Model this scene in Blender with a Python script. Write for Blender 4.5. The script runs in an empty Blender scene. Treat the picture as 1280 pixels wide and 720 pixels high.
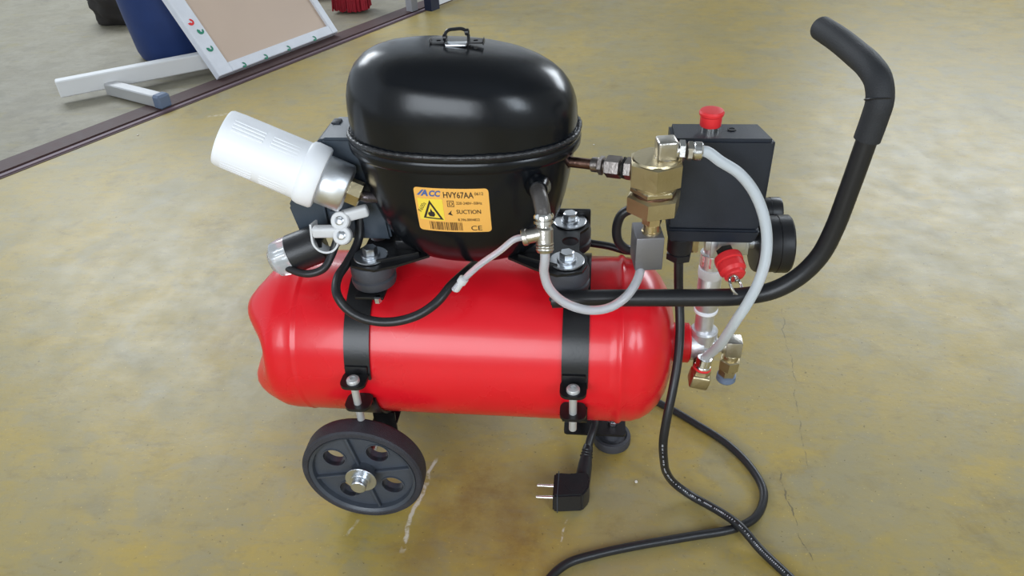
import bpy, bmesh, math, random
from mathutils import Vector, Matrix
PI = math.pi
random.seed(7)
S = bpy.context.scene
COL = S.collection

# ------------------------------------------------------------------ camera
cd = bpy.data.cameras.new('camera'); cam = bpy.data.objects.new('camera', cd); COL.objects.link(cam)
cd.sensor_width = 36; cd.lens = 26.72; cd.clip_start = 0.02
yaw, pit, rol = math.radians(-7.5), math.radians(35.1), math.radians(-2.7)
fw = Vector((math.sin(yaw)*math.cos(pit), math.cos(yaw)*math.cos(pit), -math.sin(pit)))
r0 = Vector((math.cos(yaw), -math.sin(yaw), 0)); u0 = r0.cross(fw)
rr = r0*math.cos(rol) + u0*math.sin(rol); uu = u0*math.cos(rol) - r0*math.sin(rol)
M = Matrix((rr, uu, -fw)).transposed().to_4x4(); M.translation = Vector((0, -0.767, 0.817))
cam.matrix_world = M
S.camera = cam

# ------------------------------------------------------------------ world, lights, exposure
w = bpy.data.worlds.new('world'); S.world = w; w.use_nodes = True
bg = w.node_tree.nodes['Background']; bg.inputs[0].default_value = (0.80, 0.90, 1.0, 1); bg.inputs[1].default_value = 1.0
S.view_settings.view_transform = 'Standard'; S.view_settings.look = 'None'
S.view_settings.exposure = -0.09; S.view_settings.gamma = 1; S.view_settings.use_curve_mapping = False

# frame of the workshop: s runs along the gate rail, t away from it into the room
B0 = Vector((-1.319, 1.124, 0)); ES = Vector((0.473, 0.881, 0)); ET = Vector((0.881, -0.473, 0))
def RM(s, t, z=0): return B0 + ES*s + ET*t + Vector((0, 0, z))
def area(name, loc, target, sx, sy, power, col):
    l = bpy.data.lights.new(name, 'AREA'); l.shape = 'RECTANGLE'; l.size = sx; l.size_y = sy
    l.energy = power; l.color = col
    o = bpy.data.objects.new(name, l); COL.objects.link(o); o.location = loc
    o.rotation_euler = (Vector(target)-Vector(loc)).to_track_quat('-Z', 'Y').to_euler()
    return o
ROOM_S0, ROOM_S1, ROOM_T1, ROOM_H = -3.2, 4.2, 4.2, 2.9
area('window_light_back', RM(ROOM_S1-.12, 2.1, 1.9), RM(ROOM_S1-3, 2.1, 0.9), 2.4, 1.0, 84, (0.86, 0.93, 1.0))
area('window_light_front', RM(ROOM_S0+.12, 2.3, 1.3), RM(0, 2.0, 0.6), 1.9, 1.3, 62, (0.86, 0.93, 1.0))
area('window_light_right', RM(-1.4, ROOM_T1-.12, 1.75), RM(-.8, 1.5, 0.6), 0.7, 1.1, 30, (0.80, 0.90, 1.0))
area('bay_light', RM(1.0, -2.2, 2.2), RM(-.5, 1.0, 0.2), 1.6, 0.9, 60, (0.88, 0.94, 1.0))

# ------------------------------------------------------------------ materials
def mat(name, col, rough=0.5, metal=0.0, bump=0.0, bscale=200.0, coat=0.0, var=0.0, vscale=20.0, trans=0.0, ior=1.45, sss=0.0, spec=0.5, alpha=1.0):
    m = bpy.data.materials.new(name); m.use_nodes = True
    nt = m.node_tree; b = nt.nodes['Principled BSDF']
    b.inputs['Base Color'].default_value = (*col, 1); b.inputs['Roughness'].default_value = rough
    b.inputs['Metallic'].default_value = metal; b.inputs['IOR'].default_value = ior
    b.inputs['Coat Weight'].default_value = coat; b.inputs['Coat Roughness'].default_value = 0.08
    b.inputs['Transmission Weight'].default_value = trans
    b.inputs['Specular IOR Level'].default_value = spec
    b.inputs['Subsurface Weight'].default_value = sss; b.inputs['Subsurface Radius'].default_value = (.01, .01, .01)
    tc = nt.nodes.new('ShaderNodeTexCoord')
    n = nt.nodes.new('ShaderNodeTexNoise'); n.inputs['Scale'].default_value = vscale; n.inputs['Detail'].default_value = 5
    nt.links.new(tc.outputs['Object'], n.inputs['Vector'])
    if var > 0:
        mx = nt.nodes.new('ShaderNodeMix'); mx.data_type = 'RGBA'
        mx.inputs[6].default_value = (*[c*(1-var) for c in col], 1); mx.inputs[7].default_value = (*[min(1, c*(1+var)) for c in col], 1)
        nt.links.new(n.outputs['Fac'], mx.inputs[0]); nt.links.new(mx.outputs[2], b.inputs['Base Color'])
    mr = nt.nodes.new('ShaderNodeMapRange'); mr.inputs[3].default_value = max(0, rough-.06); mr.inputs[4].default_value = min(1, rough+.08)
    nt.links.new(n.outputs['Fac'], mr.inputs[0]); nt.links.new(mr.outputs[0], b.inputs['Roughness'])
    if bump > 0:
        n2 = nt.nodes.new('ShaderNodeTexNoise'); n2.inputs['Scale'].default_value = bscale
        bp = nt.nodes.new('ShaderNodeBump'); bp.inputs['Strength'].default_value = bump; bp.inputs['Distance'].default_value = 0.001
        nt.links.new(tc.outputs['Object'], n2.inputs['Vector']); nt.links.new(n2.outputs['Fac'], bp.inputs['Height'])
        nt.links.new(bp.outputs[0], b.inputs['Normal'])
    return m
RED = mat('red_tank_paint', (0.70, 0.008, 0.017), 0.27, coat=0.15, bump=.12, bscale=60, var=.08, vscale=8)
REDP = mat('red_plastic', (0.72, 0.03, 0.035), 0.38)
BLK = mat('black_enamel', (0.005, 0.006, 0.008), 0.22, coat=0.0, bump=.1, bscale=120, spec=.42)
WELD = mat('black_weld_bead', (0.022, 0.022, 0.024), 0.34, bump=1.0, bscale=330)
BPAINT = mat('black_bracket_paint', (0.009, 0.009, 0.010), 0.30, bump=.08, bscale=300)
TUBE = mat('black_tube_paint', (0.014, 0.014, 0.016), 0.36, bump=.1, bscale=300)
FOAM = mat('black_foam_grip', (0.017, 0.018, 0.021), 0.62, bump=.5, bscale=900)
PLAS = mat('dark_grey_plastic', (0.018, 0.022, 0.031), 0.42, bump=.25, bscale=1200, var=.15, vscale=30)
RPLAS = mat('slate_relay_plastic', (0.045, 0.058, 0.075), 0.4, bump=.1, bscale=500)
RUB = mat('charcoal_rubber', (0.050, 0.051, 0.060), 0.55, bump=.3, bscale=500, var=.2)
TYRE = mat('dusty_black_rubber', (0.030, 0.030, 0.038), 0.6, bump=.8, bscale=600, var=.45, vscale=60)
RIM = mat('dark_grey_wheel_plastic', (0.050, 0.058, 0.074), 0.36, bump=.2, bscale=300, var=.25, vscale=35)
CABLE = mat('black_cable_sheath', (0.016, 0.016, 0.018), 0.36, bump=.15, bscale=500)
STEEL = mat('zinc_plated_steel', (0.62, 0.64, 0.67), 0.28, 1.0, bump=.2, bscale=400)
SCREW = mat('dull_zinc_screw', (0.62, 0.62, 0.62), 0.45, 0.6, bump=.3, bscale=600)
CHROME = mat('bright_nickel', (0.75, 0.74, 0.72), 0.18, 1.0, bump=.1, bscale=200)
NICK = mat('satin_nickel', (0.56, 0.53, 0.48), 0.3, 1.0, bump=.25, bscale=300)
BRASS = mat('aged_brass', (0.56, 0.48, 0.31), 0.36, 1.0, bump=.3, bscale=300, var=.12, vscale=60)
BRASSP = mat('pale_brass', (0.64, 0.53, 0.33), 0.28, 1.0, bump=.2, bscale=300, var=.1, vscale=60)
COPPER = mat('tarnished_copper', (0.19, 0.11, 0.085), 0.36, 1.0, bump=.3, bscale=400, var=.4, vscale=80)
ALU = mat('brushed_aluminium', (0.76, 0.78, 0.81), 0.4, 1.0, bump=.1, bscale=400)
ALU2 = mat('dull_nickel_casting', (0.74, 0.74, 0.76), 0.36, 0.85, bump=.3, bscale=250, var=.08, vscale=80)
GREYAL = mat('grey_cast_aluminium', (0.23, 0.225, 0.24), 0.42, 0.7, bump=.2, bscale=400)
PTFE = mat('milky_hose_plastic', (0.66, 0.70, 0.73), 0.34, trans=.35, ior=1.3)
CLEAR = mat('clear_vinyl_hose', (0.86, 0.86, 0.90), 0.14, trans=0.65, ior=1.35)
TAPE = mat('white_thread_tape', (0.8, 0.8, 0.82), 0.6)
WPL = mat('white_filter_plastic', (0.86, 0.87, 0.90), 0.42, sss=.2)
CLP = mat('natural_nylon', (0.72, 0.72, 0.73), 0.4, sss=.2, trans=.15)
CLRCAP = mat('clear_plastic_cap', (0.86, 0.88, 0.90), 0.14, trans=0.6, ior=1.4)
BLUEP = mat('blue_grey_plastic', (0.13, 0.17, 0.25), 0.45)
LABEL = mat('orange_label_paper', (0.86, 0.45, 0.10), 0.42, var=.06)
LABELY = mat('yellow_label_print', (0.88, 0.66, 0.07), 0.42)
INK = mat('black_ink', (0.03, 0.025, 0.02), 0.5)
INKBL = mat('blue_ink', (0.07, 0.13, 0.35), 0.5)
INKW = mat('grey_cable_print', (0.42, 0.42, 0.44), 0.5)
WWOOD = mat('white_painted_wood', (0.70, 0.72, 0.78), 0.5, bump=.4, bscale=80, var=.12, vscale=25)
TANB = mat('tan_board', (0.56, 0.43, 0.34), 0.55, var=.06, vscale=6)
GRN = mat('green_paint', (0.02, 0.22, 0.13), 0.5)
GMET = mat('grey_painted_metal', (0.33, 0.33, 0.35), 0.45, var=.1)
BLUEB = mat('navy_plastic', (0.012, 0.035, 0.14), 0.5, bump=.3, bscale=40, var=.2)
REDB = mat('red_bristle', (0.33, 0.012, 0.025), 0.6, var=.3, vscale=60)
RAIL = mat('brown_rail_paint', (0.070, 0.036, 0.034), 0.62, bump=.5, bscale=120, var=.3, vscale=30)
RAIL2 = mat('purple_grey_rail_lip', (0.15, 0.10, 0.12), 0.55, bump=.4, bscale=120, var=.3, vscale=30)
GATEW = mat('white_gate_paint', (0.78, 0.80, 0.84), 0.4)
GATED = mat('dark_blue_post_paint', (0.015, 0.02, 0.045), 0.4)
WALL = mat('off_white_plaster', (0.55, 0.55, 0.54), 0.85, bump=.3, bscale=60, var=.06, vscale=3)
CEIL = mat('grey_ceiling_plaster', (0.27, 0.29, 0.32), 0.9, bump=.2, bscale=40)
FRM = mat('window_frame_paint', (0.5, 0.52, 0.54), 0.5)
DIRT = mat('dark_sacking', (0.03, 0.026, 0.024), 0.85, bump=1, bscale=60, var=.4)
CARD = mat('brown_cardboard', (0.35, 0.18, 0.09), 0.8, var=.1)
CHIP = mat('pale_paint_chip', (0.72, 0.68, 0.60), 0.7)

def floor_mat(name, c1, c2, c3, dirt, rough, marks):
    m = bpy.data.materials.new(name); m.use_nodes = True; nt = m.node_tree; L = nt.links
    b = nt.nodes['Principled BSDF']; tc = nt.nodes.new('ShaderNodeTexCoord')
    def noise(sc, det=6, rg=.6, dist=0.0, vec=None):
        n = nt.nodes.new('ShaderNodeTexNoise'); n.inputs['Scale'].default_value = sc; n.inputs['Detail'].default_value = det
        n.inputs['Roughness'].default_value = rg; n.inputs['Distortion'].default_value = dist
        L.new(vec or tc.outputs['Object'], n.inputs['Vector']); return n.outputs['Fac']
    def ramp(x, a, bb, lo=0.0, hi=1.0):
        r = nt.nodes.new('ShaderNodeMapRange'); r.inputs[1].default_value = a; r.inputs[2].default_value = bb
        r.inputs[3].default_value = lo; r.inputs[4].default_value = hi; L.new(x, r.inputs[0]); return r.outputs[0]
    def mix(f, A, Bc):
        x = nt.nodes.new('ShaderNodeMix'); x.data_type = 'RGBA'; L.new(f, x.inputs[0])
        for i, v in ((6, A), (7, Bc)):
            if isinstance(v, tuple): x.inputs[i].default_value = (*v, 1)
            else: L.new(v, x.inputs[i])
        return x.outputs[2]
    def mul(a, bb):
        x = nt.nodes.new('ShaderNodeMath'); x.operation = 'MULTIPLY'
        for i, v in ((0, a), (1, bb)):
            if isinstance(v, float): x.inputs[i].default_value = v
            else: L.new(v, x.inputs[i])
        return x.outputs[0]
    c = mix(ramp(noise(4.6, 8, .7, .4), .42, .58), c1, c2)
    c = mix(ramp(noise(3.4, 8, .72, .5), .46, .72, 0, .5), c, c3)
    mp = nt.nodes.new('ShaderNodeMapping'); mp.inputs['Rotation'].default_value = (0, 0, 0.35); mp.inputs['Scale'].default_value = (1.0, 3.6, 1)
    L.new(tc.outputs['Object'], mp.inputs['Vector'])
    c = mix(ramp(noise(9, 8, .7, .6, mp.outputs[0]), .52, .70, 0, .55), c, c3)
    c = mix(ramp(noise(5.5, 8, .72, .3), .58, .72, 0, .55), c, dirt)
    mp2 = nt.nodes.new('ShaderNodeMapping'); mp2.inputs['Rotation'].default_value = (0, 0, -0.15); mp2.inputs['Scale'].default_value = (1.0, 2.6, 1)
    L.new(tc.outputs['Object'], mp2.inputs['Vector'])
    c = mix(ramp(noise(26, 8, .75, .3, mp2.outputs[0]), .50, .68, 0, .5), c, c3)
    c = mix(ramp(noise(15, 8, .75, .2, mp2.outputs[0]), .55, .75, 0, .5), c, dirt)
    c = mix(ramp(noise(70, 5, .7), .60, .74, 0, .5), c, dirt)
    c = mix(ramp(noise(8.5, 4, .5, .9), .555, .63, 0, .45), c, c3)
    c = mix(ramp(noise(5.2, 7, .7, .3, mp2.outputs[0]), .57, .66, 0, .5), c, (c1[0]*1.12, c1[1]*1.06, c1[2]*.62))
    c = mix(ramp(noise(17, 7, .7, .4), .56, .72, 0, .32), c, dirt)
    c = mix(ramp(noise(150, 2, .5), .70, .74, 0, .7), c, (c1[0]*.35, c1[1]*.35, c1[2]*.5))
    # worn speckles
    c = mix(ramp(noise(240, 2, .5), .68, .76, 0, .45), c, (c1[0]*1.9, c1[1]*1.9, c1[2]*2.4))
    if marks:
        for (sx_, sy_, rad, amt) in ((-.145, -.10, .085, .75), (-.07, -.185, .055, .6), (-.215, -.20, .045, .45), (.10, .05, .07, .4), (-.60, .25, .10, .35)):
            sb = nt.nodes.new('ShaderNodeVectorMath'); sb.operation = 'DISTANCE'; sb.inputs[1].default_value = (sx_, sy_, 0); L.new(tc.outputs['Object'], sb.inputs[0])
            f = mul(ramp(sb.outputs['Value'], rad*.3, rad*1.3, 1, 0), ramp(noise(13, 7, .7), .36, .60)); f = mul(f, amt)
            c = mix(f, c, (0.20, 0.115, 0.035))  # brown stains; near the tank they also paint in its reddish reflection
        wob = nt.nodes.new('ShaderNodeTexNoise'); wob.inputs['Scale'].default_value = 18; wob.inputs['Detail'].default_value = 6
        L.new(tc.outputs['Object'], wob.inputs['Vector'])
        vm = nt.nodes.new('ShaderNodeVectorMath'); vm.operation = 'MULTIPLY_ADD'
        vm.inputs[1].default_value = (.03, .03, 0); L.new(wob.outputs['Color'], vm.inputs[0]); L.new(tc.outputs['Object'], vm.inputs[2])
        for (x0, y0, x1, y1, wd, colr, amt) in marks:
            x0 += .015; x1 += .015; y0 += .015; y1 += .015
            dx, dy = x1-x0, y1-y0; ln = math.hypot(dx, dy); dx /= ln; dy /= ln
            sub = nt.nodes.new('ShaderNodeVectorMath'); sub.operation = 'SUBTRACT'; sub.inputs[1].default_value = (x0, y0, 0); L.new(vm.outputs[0], sub.inputs[0])
            d1 = nt.nodes.new('ShaderNodeVectorMath'); d1.operation = 'DOT_PRODUCT'; d1.inputs[1].default_value = (-dy, dx, 0); L.new(sub.outputs[0], d1.inputs[0])
            d2 = nt.nodes.new('ShaderNodeVectorMath'); d2.operation = 'DOT_PRODUCT'; d2.inputs[1].default_value = (dx, dy, 0); L.new(sub.outputs[0], d2.inputs[0])
            ab = nt.nodes.new('ShaderNodeMath'); ab.operation = 'ABSOLUTE'; L.new(d1.outputs['Value'], ab.inputs[0])
            f = ramp(ab.outputs[0], wd*.5, wd, 1, 0)
            f = mul(f, ramp(d2.outputs['Value'], 0, .01)); f = mul(f, ramp(d2.outputs['Value'], ln-.01, ln, 1, 0))
            f = mul(f, ramp(noise(45, 4, .7), .42, .55)); f = mul(f, amt)
            c = mix(f, c, colr)
    L.new(c, b.inputs['Base Color'])
    rg = ramp(noise(14, 8, .7), .3, .7, rough-.05, rough+.08); L.new(rg, b.inputs['Roughness'])
    bp = nt.nodes.new('ShaderNodeBump'); bp.inputs['Strength'].default_value = .12; bp.inputs['Distance'].default_value = .002
    L.new(noise(90, 6, .65), bp.inputs['Height']); L.new(bp.outputs[0], b.inputs['Normal'])
    return m
PALE = (0.62, 0.56, 0.46); DK = (0.10, 0.08, 0.045)
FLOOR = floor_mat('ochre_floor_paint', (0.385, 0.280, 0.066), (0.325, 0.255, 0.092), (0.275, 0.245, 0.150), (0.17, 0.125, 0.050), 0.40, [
    (-.217, -.035, -.233, -.196, .0035, PALE, .9), (-.298, -.150, -.306, -.180, .003, PALE, .9), (-.030, -.13, -.036, -.175, .0018, PALE, .8),
    (.255, -.03, .275, -.18, .0012, DK, .8), (.205, .28, .235, .20, .0016, DK, .7), (.33, .35, .30, -.02, .0012, DK, .5),
    (-1.12, 1.19, -1.04, 1.215, .008, PALE, .6), (-.62, .35, -.44, .55, .0012, DK, .4)])
FLOOR2 = floor_mat('grey_concrete_floor', (0.24, 0.215, 0.150), (0.28, 0.255, 0.19), (0.20, 0.18, 0.13), (0.10, 0.09, 0.075), 0.6, [])

# ------------------------------------------------------------------ mesh helpers (all in world coordinates)
WORG = {}
def obj(name, bm, m, parent=None, label=None, smooth=35, cat=None, group=None, kind=None):
    bmesh.ops.remove_doubles(bm, verts=bm.verts, dist=1e-7)
    if bm.faces: bmesh.ops.recalc_face_normals(bm, faces=bm.faces)
    me = bpy.data.meshes.new(name); bm.to_mesh(me); bm.free()
    c = sum((v.co for v in me.vertices), Vector())/max(1, len(me.vertices))
    me.transform(Matrix.Translation(-c))
    if smooth and len(me.polygons):
        me.polygons.foreach_set('use_smooth', [True]*len(me.polygons)); me.set_sharp_from_angle(angle=math.radians(smooth))
    me.materials.append(m)
    o = bpy.data.objects.new(name, me); COL.objects.link(o)
    WORG[o.name] = c
    if parent: o.parent = parent; o.location = c - WORG[parent.name]
    else: o.location = c
    for k, v in (('label', label), ('category', cat), ('group', group), ('kind', kind)):
        if v: o[k] = v
    return o
def thing(name, loc, label, cat, group=None):
    o = bpy.data.objects.new(name, None); COL.objects.link(o); o.location = loc; o.empty_display_size = .05
    o['label'] = label; o['category'] = cat
    if group: o['group'] = group
    WORG[o.name] = Vector(loc); return o
def BM(): return bmesh.new()
def basis(ax, up=None):
    ax = Vector(ax).normalized(); up = Vector(up) if up else Vector((0, 0, 1))
    if abs(ax.dot(up.normalized())) > .98: up = Vector((0, 1, 0))
    a = up.cross(ax).normalized(); return a, ax.cross(a).normalized(), ax
def lathe(bm, p, ax, prof, seg=32, rot=0.0, up=None):
    a, b, x = basis(ax, up); p = Vector(p); rings = []
    for (r, h) in prof:
        if r < 1e-6: rings.append([bm.verts.new(p+x*h)])
        else: rings.append([bm.verts.new(p+x*h+(a*math.cos(rot+2*PI*i/seg)+b*math.sin(rot+2*PI*i/seg))*r) for i in range(seg)])
    for A, B in zip(rings, rings[1:]):
        for i in range(seg):
            j = (i+1) % seg
            if len(A) == 1 and len(B) == 1: continue
            if len(A) == 1: bm.faces.new((A[0], B[i], B[j]))
            elif len(B) == 1: bm.faces.new((A[i], A[j], B[0]))
            else: bm.faces.new((A[i], A[j], B[j], B[i]))
    for R, e in ((rings[0], 0), (rings[-1], 1)):
        if len(R) > 1 and R[0].co != rings[-1 if e == 0 else 0][0].co: bm.faces.new(R)
    return bm
def cyl(bm, p0, p1, r, r1=None, seg=24, ch=0.0006, rot=0.0):
    p0, p1 = Vector(p0), Vector(p1); h = (p1-p0).length; r1 = r if r1 is None else r1; ch = min(ch, h*.3, r*.4)
    return lathe(bm, p0, p1-p0, [(r-ch, 0), (r, ch), (r1, h-ch), (r1-ch, h)], seg, rot)
def hexp(bm, p0, p1, af, rot=0.0, ch=None):
    p0, p1 = Vector(p0), Vector(p1); h = (p1-p0).length; R = af/2/math.cos(PI/6); c = ch or R*.09
    return lathe(bm, p0, p1-p0, [(R-c*1.6, 0), (R, c), (R, h-c), (R-c*1.6, h)], 6, rot)
def box(bm, c, size, rot=None, bev=0.001, seg=2):
    r = bmesh.ops.create_cube(bm, size=1); vs = r['verts']
    bmesh.ops.scale(bm, vec=size, verts=vs)
    if bev:
        es = list({e for v in vs for e in v.link_edges}); rr_ = bmesh.ops.bevel(bm, geom=es, offset=bev, segments=seg, affect='EDGES', profile=.5)
        vs = list({v for f in rr_['faces'] for v in f.verts} | {v for v in vs if v.is_valid})
        st = list(vs); seen = set(vs)
        while st:
            v = st.pop()
            for e in v.link_edges:
                o = e.other_vert(v)
                if o not in seen: seen.add(o); st.append(o)
        vs = list(seen)
    mt = (rot.to_4x4() if rot else Matrix()); mt = Matrix.Translation(Vector(c)) @ mt
    bmesh.ops.transform(bm, matrix=mt, verts=vs); return bm
def spline(pts, n=10):
    P = [Vector(p) for p in pts]; P = [P[0]*2-P[1]] + P + [P[-1]*2-P[-2]]; out = []
    for i in range(1, len(P)-2):
        a, b, c, d = P[i-1:i+3]
        t0 = 0; t1 = t0+max(1e-6, (b-a).length)**.5; t2 = t1+max(1e-6, (c-b).length)**.5; t3 = t2+max(1e-6, (d-c).length)**.5
        for k in range(n):
            t = t1+(t2-t1)*k/n
            A1 = a*((t1-t)/(t1-t0))+b*((t-t0)/(t1-t0)); A2 = b*((t2-t)/(t2-t1))+c*((t-t1)/(t2-t1)); A3 = c*((t3-t)/(t3-t2))+d*((t-t2)/(t3-t2))
            B1 = A1*((t2-t)/(t2-t0))+A2*((t-t0)/(t2-t0)); B2 = A2*((t3-t)/(t3-t1))+A3*((t-t1)/(t3-t1))
            out.append(B1*((t2-t)/(t2-t1))+B2*((t-t1)/(t2-t1)))
    out.append(P[-2]); return out
def tube(bm, pts, r, seg=12, n=8, raw=False, inner=None):
    Q = [Vector(p) for p in pts] if raw else spline(pts, n)
    R = r if callable(r) else (lambda t: r); T = []
    for i in range(len(Q)): T.append((Q[min(i+1, len(Q)-1)]-Q[max(i-1, 0)]).normalized())
    a, b, _ = basis(T[0]); rings = []
    for i, q in enumerate(Q):
        if i:
            a = (a-T[i]*a.dot(T[i])).normalized(); b = T[i].cross(a)
        k = R(i/(len(Q)-1))
        rings.append([bm.verts.new(q+(a*math.cos(2*PI*j/seg)+b*math.sin(2*PI*j/seg))*k) for j in range(seg)])
    for A, B in zip(rings, rings[1:]):
        for i in range(seg): bm.faces.new((A[i], A[(i+1) % seg], B[(i+1) % seg], B[i]))
    bm.faces.new(rings[0]); bm.faces.new(rings[-1]); return bm
def plate(bm, outer, holes, th, mtx, bev=0.0):
    """flat plate with holes: outer / holes are lists of 2D points, thickness th, placed by mtx"""
    cu = bpy.data.curves.new('tmp', 'CURVE'); cu.dimensions = '2D'; cu.fill_mode = 'BOTH'; cu.extrude = th/2
    for pl in [outer]+holes:
        sp = cu.splines.new('POLY'); sp.points.add(len(pl)-1); sp.use_cyclic_u = True
        for k, (x, y) in enumerate(pl): sp.points[k].co = (x, y, 0, 1)
    to = bpy.data.objects.new('tmp', cu); COL.objects.link(to)
    me = bpy.data.meshes.new_from_object(to.evaluated_get(bpy.context.evaluated_depsgraph_get()))
    me.transform(mtx); bm.from_mesh(me); bpy.data.objects.remove(to); bpy.data.curves.remove(cu); bpy.data.meshes.remove(me)
    return bm
def circ(x, y, r, n=28): return [(x+r*math.cos(2*PI*i/n), y+r*math.sin(2*PI*i/n)) for i in range(n)]
def rrect(x0, y0, x1, y1, r, n=5):
    out = []
    for cx, cy, a0 in ((x1-r, y1-r, 0), (x0+r, y1-r, PI/2), (x0+r, y0+r, PI), (x1-r, y0+r, 1.5*PI)):
        out += [(cx+r*math.cos(a0+PI/2*k/n), cy+r*math.sin(a0+PI/2*k/n)) for k in range(n+1)]
    return out
def frame_m(o, X, Y): # local x -> X, y -> Y
    X = Vector(X).normalized(); Y = Vector(Y).normalized(); Z = X.cross(Y)
    m = Matrix((X, Y, Z)).transposed().to_4x4(); m.translation = Vector(o); return m

# ------------------------------------------------------------------ the workshop
def quad_slab(s0, s1, t0, t1, z0, z1, bm=None):
    bm = bm or BM(); vs = [bm.verts.new(RM(s, t, z)) for z in (z0, z1) for (s, t) in ((s0, t0), (s1, t0), (s1, t1), (s0, t1))]
    for f in ((0, 1, 2, 3), (4, 5, 6, 7), (0, 1, 5, 4), (1, 2, 6, 5), (2, 3, 7, 6), (3, 0, 4, 7)): bm.faces.new([vs[i] for i in f])
    return bm
def setting(o, label):
    o['kind'] = 'structure'; o['label'] = label; o['category'] = 'room'; return o
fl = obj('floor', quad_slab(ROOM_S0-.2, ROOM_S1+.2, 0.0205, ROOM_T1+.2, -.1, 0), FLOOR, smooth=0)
# keep the floor's texture in world metres
def world_tex(o):
    d = o.location.copy(); o.data.transform(Matrix.Translation(d)); o.location = (0, 0, 0); WORG[o.name] = Vector()
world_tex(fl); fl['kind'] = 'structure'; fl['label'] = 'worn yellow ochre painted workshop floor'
f2 = obj('floor_outer', quad_slab(ROOM_S0-.2, ROOM_S1+.2, -4.0, -.082, -.1, 0), FLOOR2, smooth=0); world_tex(f2)
f2['kind'] = 'structure'; f2['label'] = 'grey beige concrete floor of the bay beyond the rail'
# rail on the floor: dark channel with a lip and groove
bm = BM(); quad_slab(-3.2, 1.47, -.082, -.014, -.05, .004, bm); 
rl = obj('trim_1', bm, RAIL, smooth=0); rl['kind'] = 'structure'; rl['label'] = 'dark brown steel gate rail set in the floor'
bm = BM(); quad_slab(-3.2, 1.47, -.014, .000, -.05, -.004, bm); obj('rail_groove', bm, RAIL, rl, smooth=0)
bm = BM(); quad_slab(-3.2, 1.47, .000, .013, -.05, .004, bm); obj('rail_lip', bm, RAIL2, rl, smooth=0)
bm = BM(); quad_slab(-3.2, 1.47, .013, .021, -.05, .0015, bm); obj('rail_edge', bm, RAIL, rl, smooth=0)
bm = BM(); quad_slab(1.47, ROOM_S1+.2, -.082, .0205, -.1, 0, bm); sill = obj('trim_2', bm, FLOOR2, smooth=0); sill['kind'] = 'structure'; sill['label'] = 'floor strip under the closed gate leaf'
def wall(name, a, b, opens, label):
    """wall between two (s,t) points with rectangular openings (u0,u1,z0,z1) along it"""
    bm = BM(); A = RM(*a); Bp = RM(*b); L = (Bp-A).length; d = (Bp-A)/L; n = Vector((d.y, -d.x, 0))*.1
    us = sorted({0, L} | {o[0] for o in opens} | {o[1] for o in opens}); zs = sorted({0, ROOM_H} | {o[2] for o in opens} | {o[3] for o in opens})
    for u0_, u1 in zip(us, us[1:]):
        for z0, z1 in zip(zs, zs[1:]):
            if any(o[0] <= u0_ and u1 <= o[1] and o[2] <= z0 and z1 <= o[3] for o in opens): continue
            vs = [bm.verts.new(A+d*u+q+Vector((0, 0, z))) for q in (n*0, n) for (u, z) in ((u0_, z0), (u1, z0), (u1, z1), (u0_, z1))]
            for f in ((0, 1, 2, 3), (4, 5, 6, 7), (0, 1, 5, 4), (1, 2, 6, 5), (2, 3, 7, 6), (3, 0, 4, 7)): bm.faces.new([vs[i] for i in f])
    o = obj(name, bm, WALL, smooth=0); o['kind'] = 'structure'; o['label'] = label; return o
wall('wall_back', (ROOM_S1, 0), (ROOM_S1, ROOM_T1), [(.9, 3.3, 1.3, 2.4)], 'plastered back wall with a wide window')
wall('wall_right', (ROOM_S1, ROOM_T1), (ROOM_S0, ROOM_T1), [(5.2, 6.0, 1.1, 2.4)], 'plastered right wall with a narrow window')
wall('wall_front', (ROOM_S0, ROOM_T1), (ROOM_S0, 0), [(.9, 2.9, .6, 2.0)], 'plastered wall behind the viewer with a window')
obj('ceiling', quad_slab(ROOM_S0-.1, ROOM_S1+.1, -.1, ROOM_T1+.1, ROOM_H, ROOM_H+.1), CEIL, smooth=0, kind='structure', label='grey plaster ceiling')
obj('wall_left', quad_slab(ROOM_S0, ROOM_S1, -.14, -.02, 2.45, ROOM_H), WALL, smooth=0, kind='structure', label='beam over the gate opening')
# gate: dark post and white leaf closing the rest of the opening
g = bpy.data.objects.new('door_1', None); COL.objects.link(g); g.location = RM(1.34, 0); WORG[g.name] = Vector(g.location); g['kind'] = 'structure'; g['label'] = 'white sliding gate leaf with dark blue edge post'
obj('gate_post', quad_slab(1.300, 1.350, .012, .047, 0, 2.4), GATED, g, smooth=0)
obj('gate_guide', quad_slab(1.25, 1.285, -.04, -.01, 0.004, .10), GMET, g, smooth=0)
for k in range(5):
    obj('gate_panel', quad_slab(1.352+k*.570, 1.352+k*.570+.563, .014, .042, .012, 2.4), GATEW, g, smooth=0)

# ------------------------------------------------------------------ things in the bay beyond the rail
# framed board leaning back
fo = thing('framed_board', RM(.60, -.05), 'tan board in a white wooden frame with green and red daubs, leaning beside the rail', 'board')
Xb = ES; Yb = (Vector((0, 0, 1)) - ET*.78).normalized(); Zb = Xb.cross(Yb); BW = .525; BH = .80
O = RM(.362, -.060, .012)
if Zb.dot(ET) < 0: Zb = -Zb
def bd(x, y, z=0): return O + Xb*x + Yb*y + Zb*z
def bbox(x0, x1, y0, y1, z0, z1, name, m, parent, bev=.002):
    bm = BM(); rot = Matrix((Xb, Yb, Zb)).transposed()
    if rot.determinant() < 0: rot = Matrix((Xb, Yb, -Zb)).transposed()
    box(bm, bd((x0+x1)/2, (y0+y1)/2, (z0+z1)/2), (x1-x0, y1-y0, z1-z0), rot, bev, 1)
    return obj(name, bm, m, parent)
bbox(.05, BW-.02, .02, BH-.03, -.006, .004, 'board_panel', TANB, fo)
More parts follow.
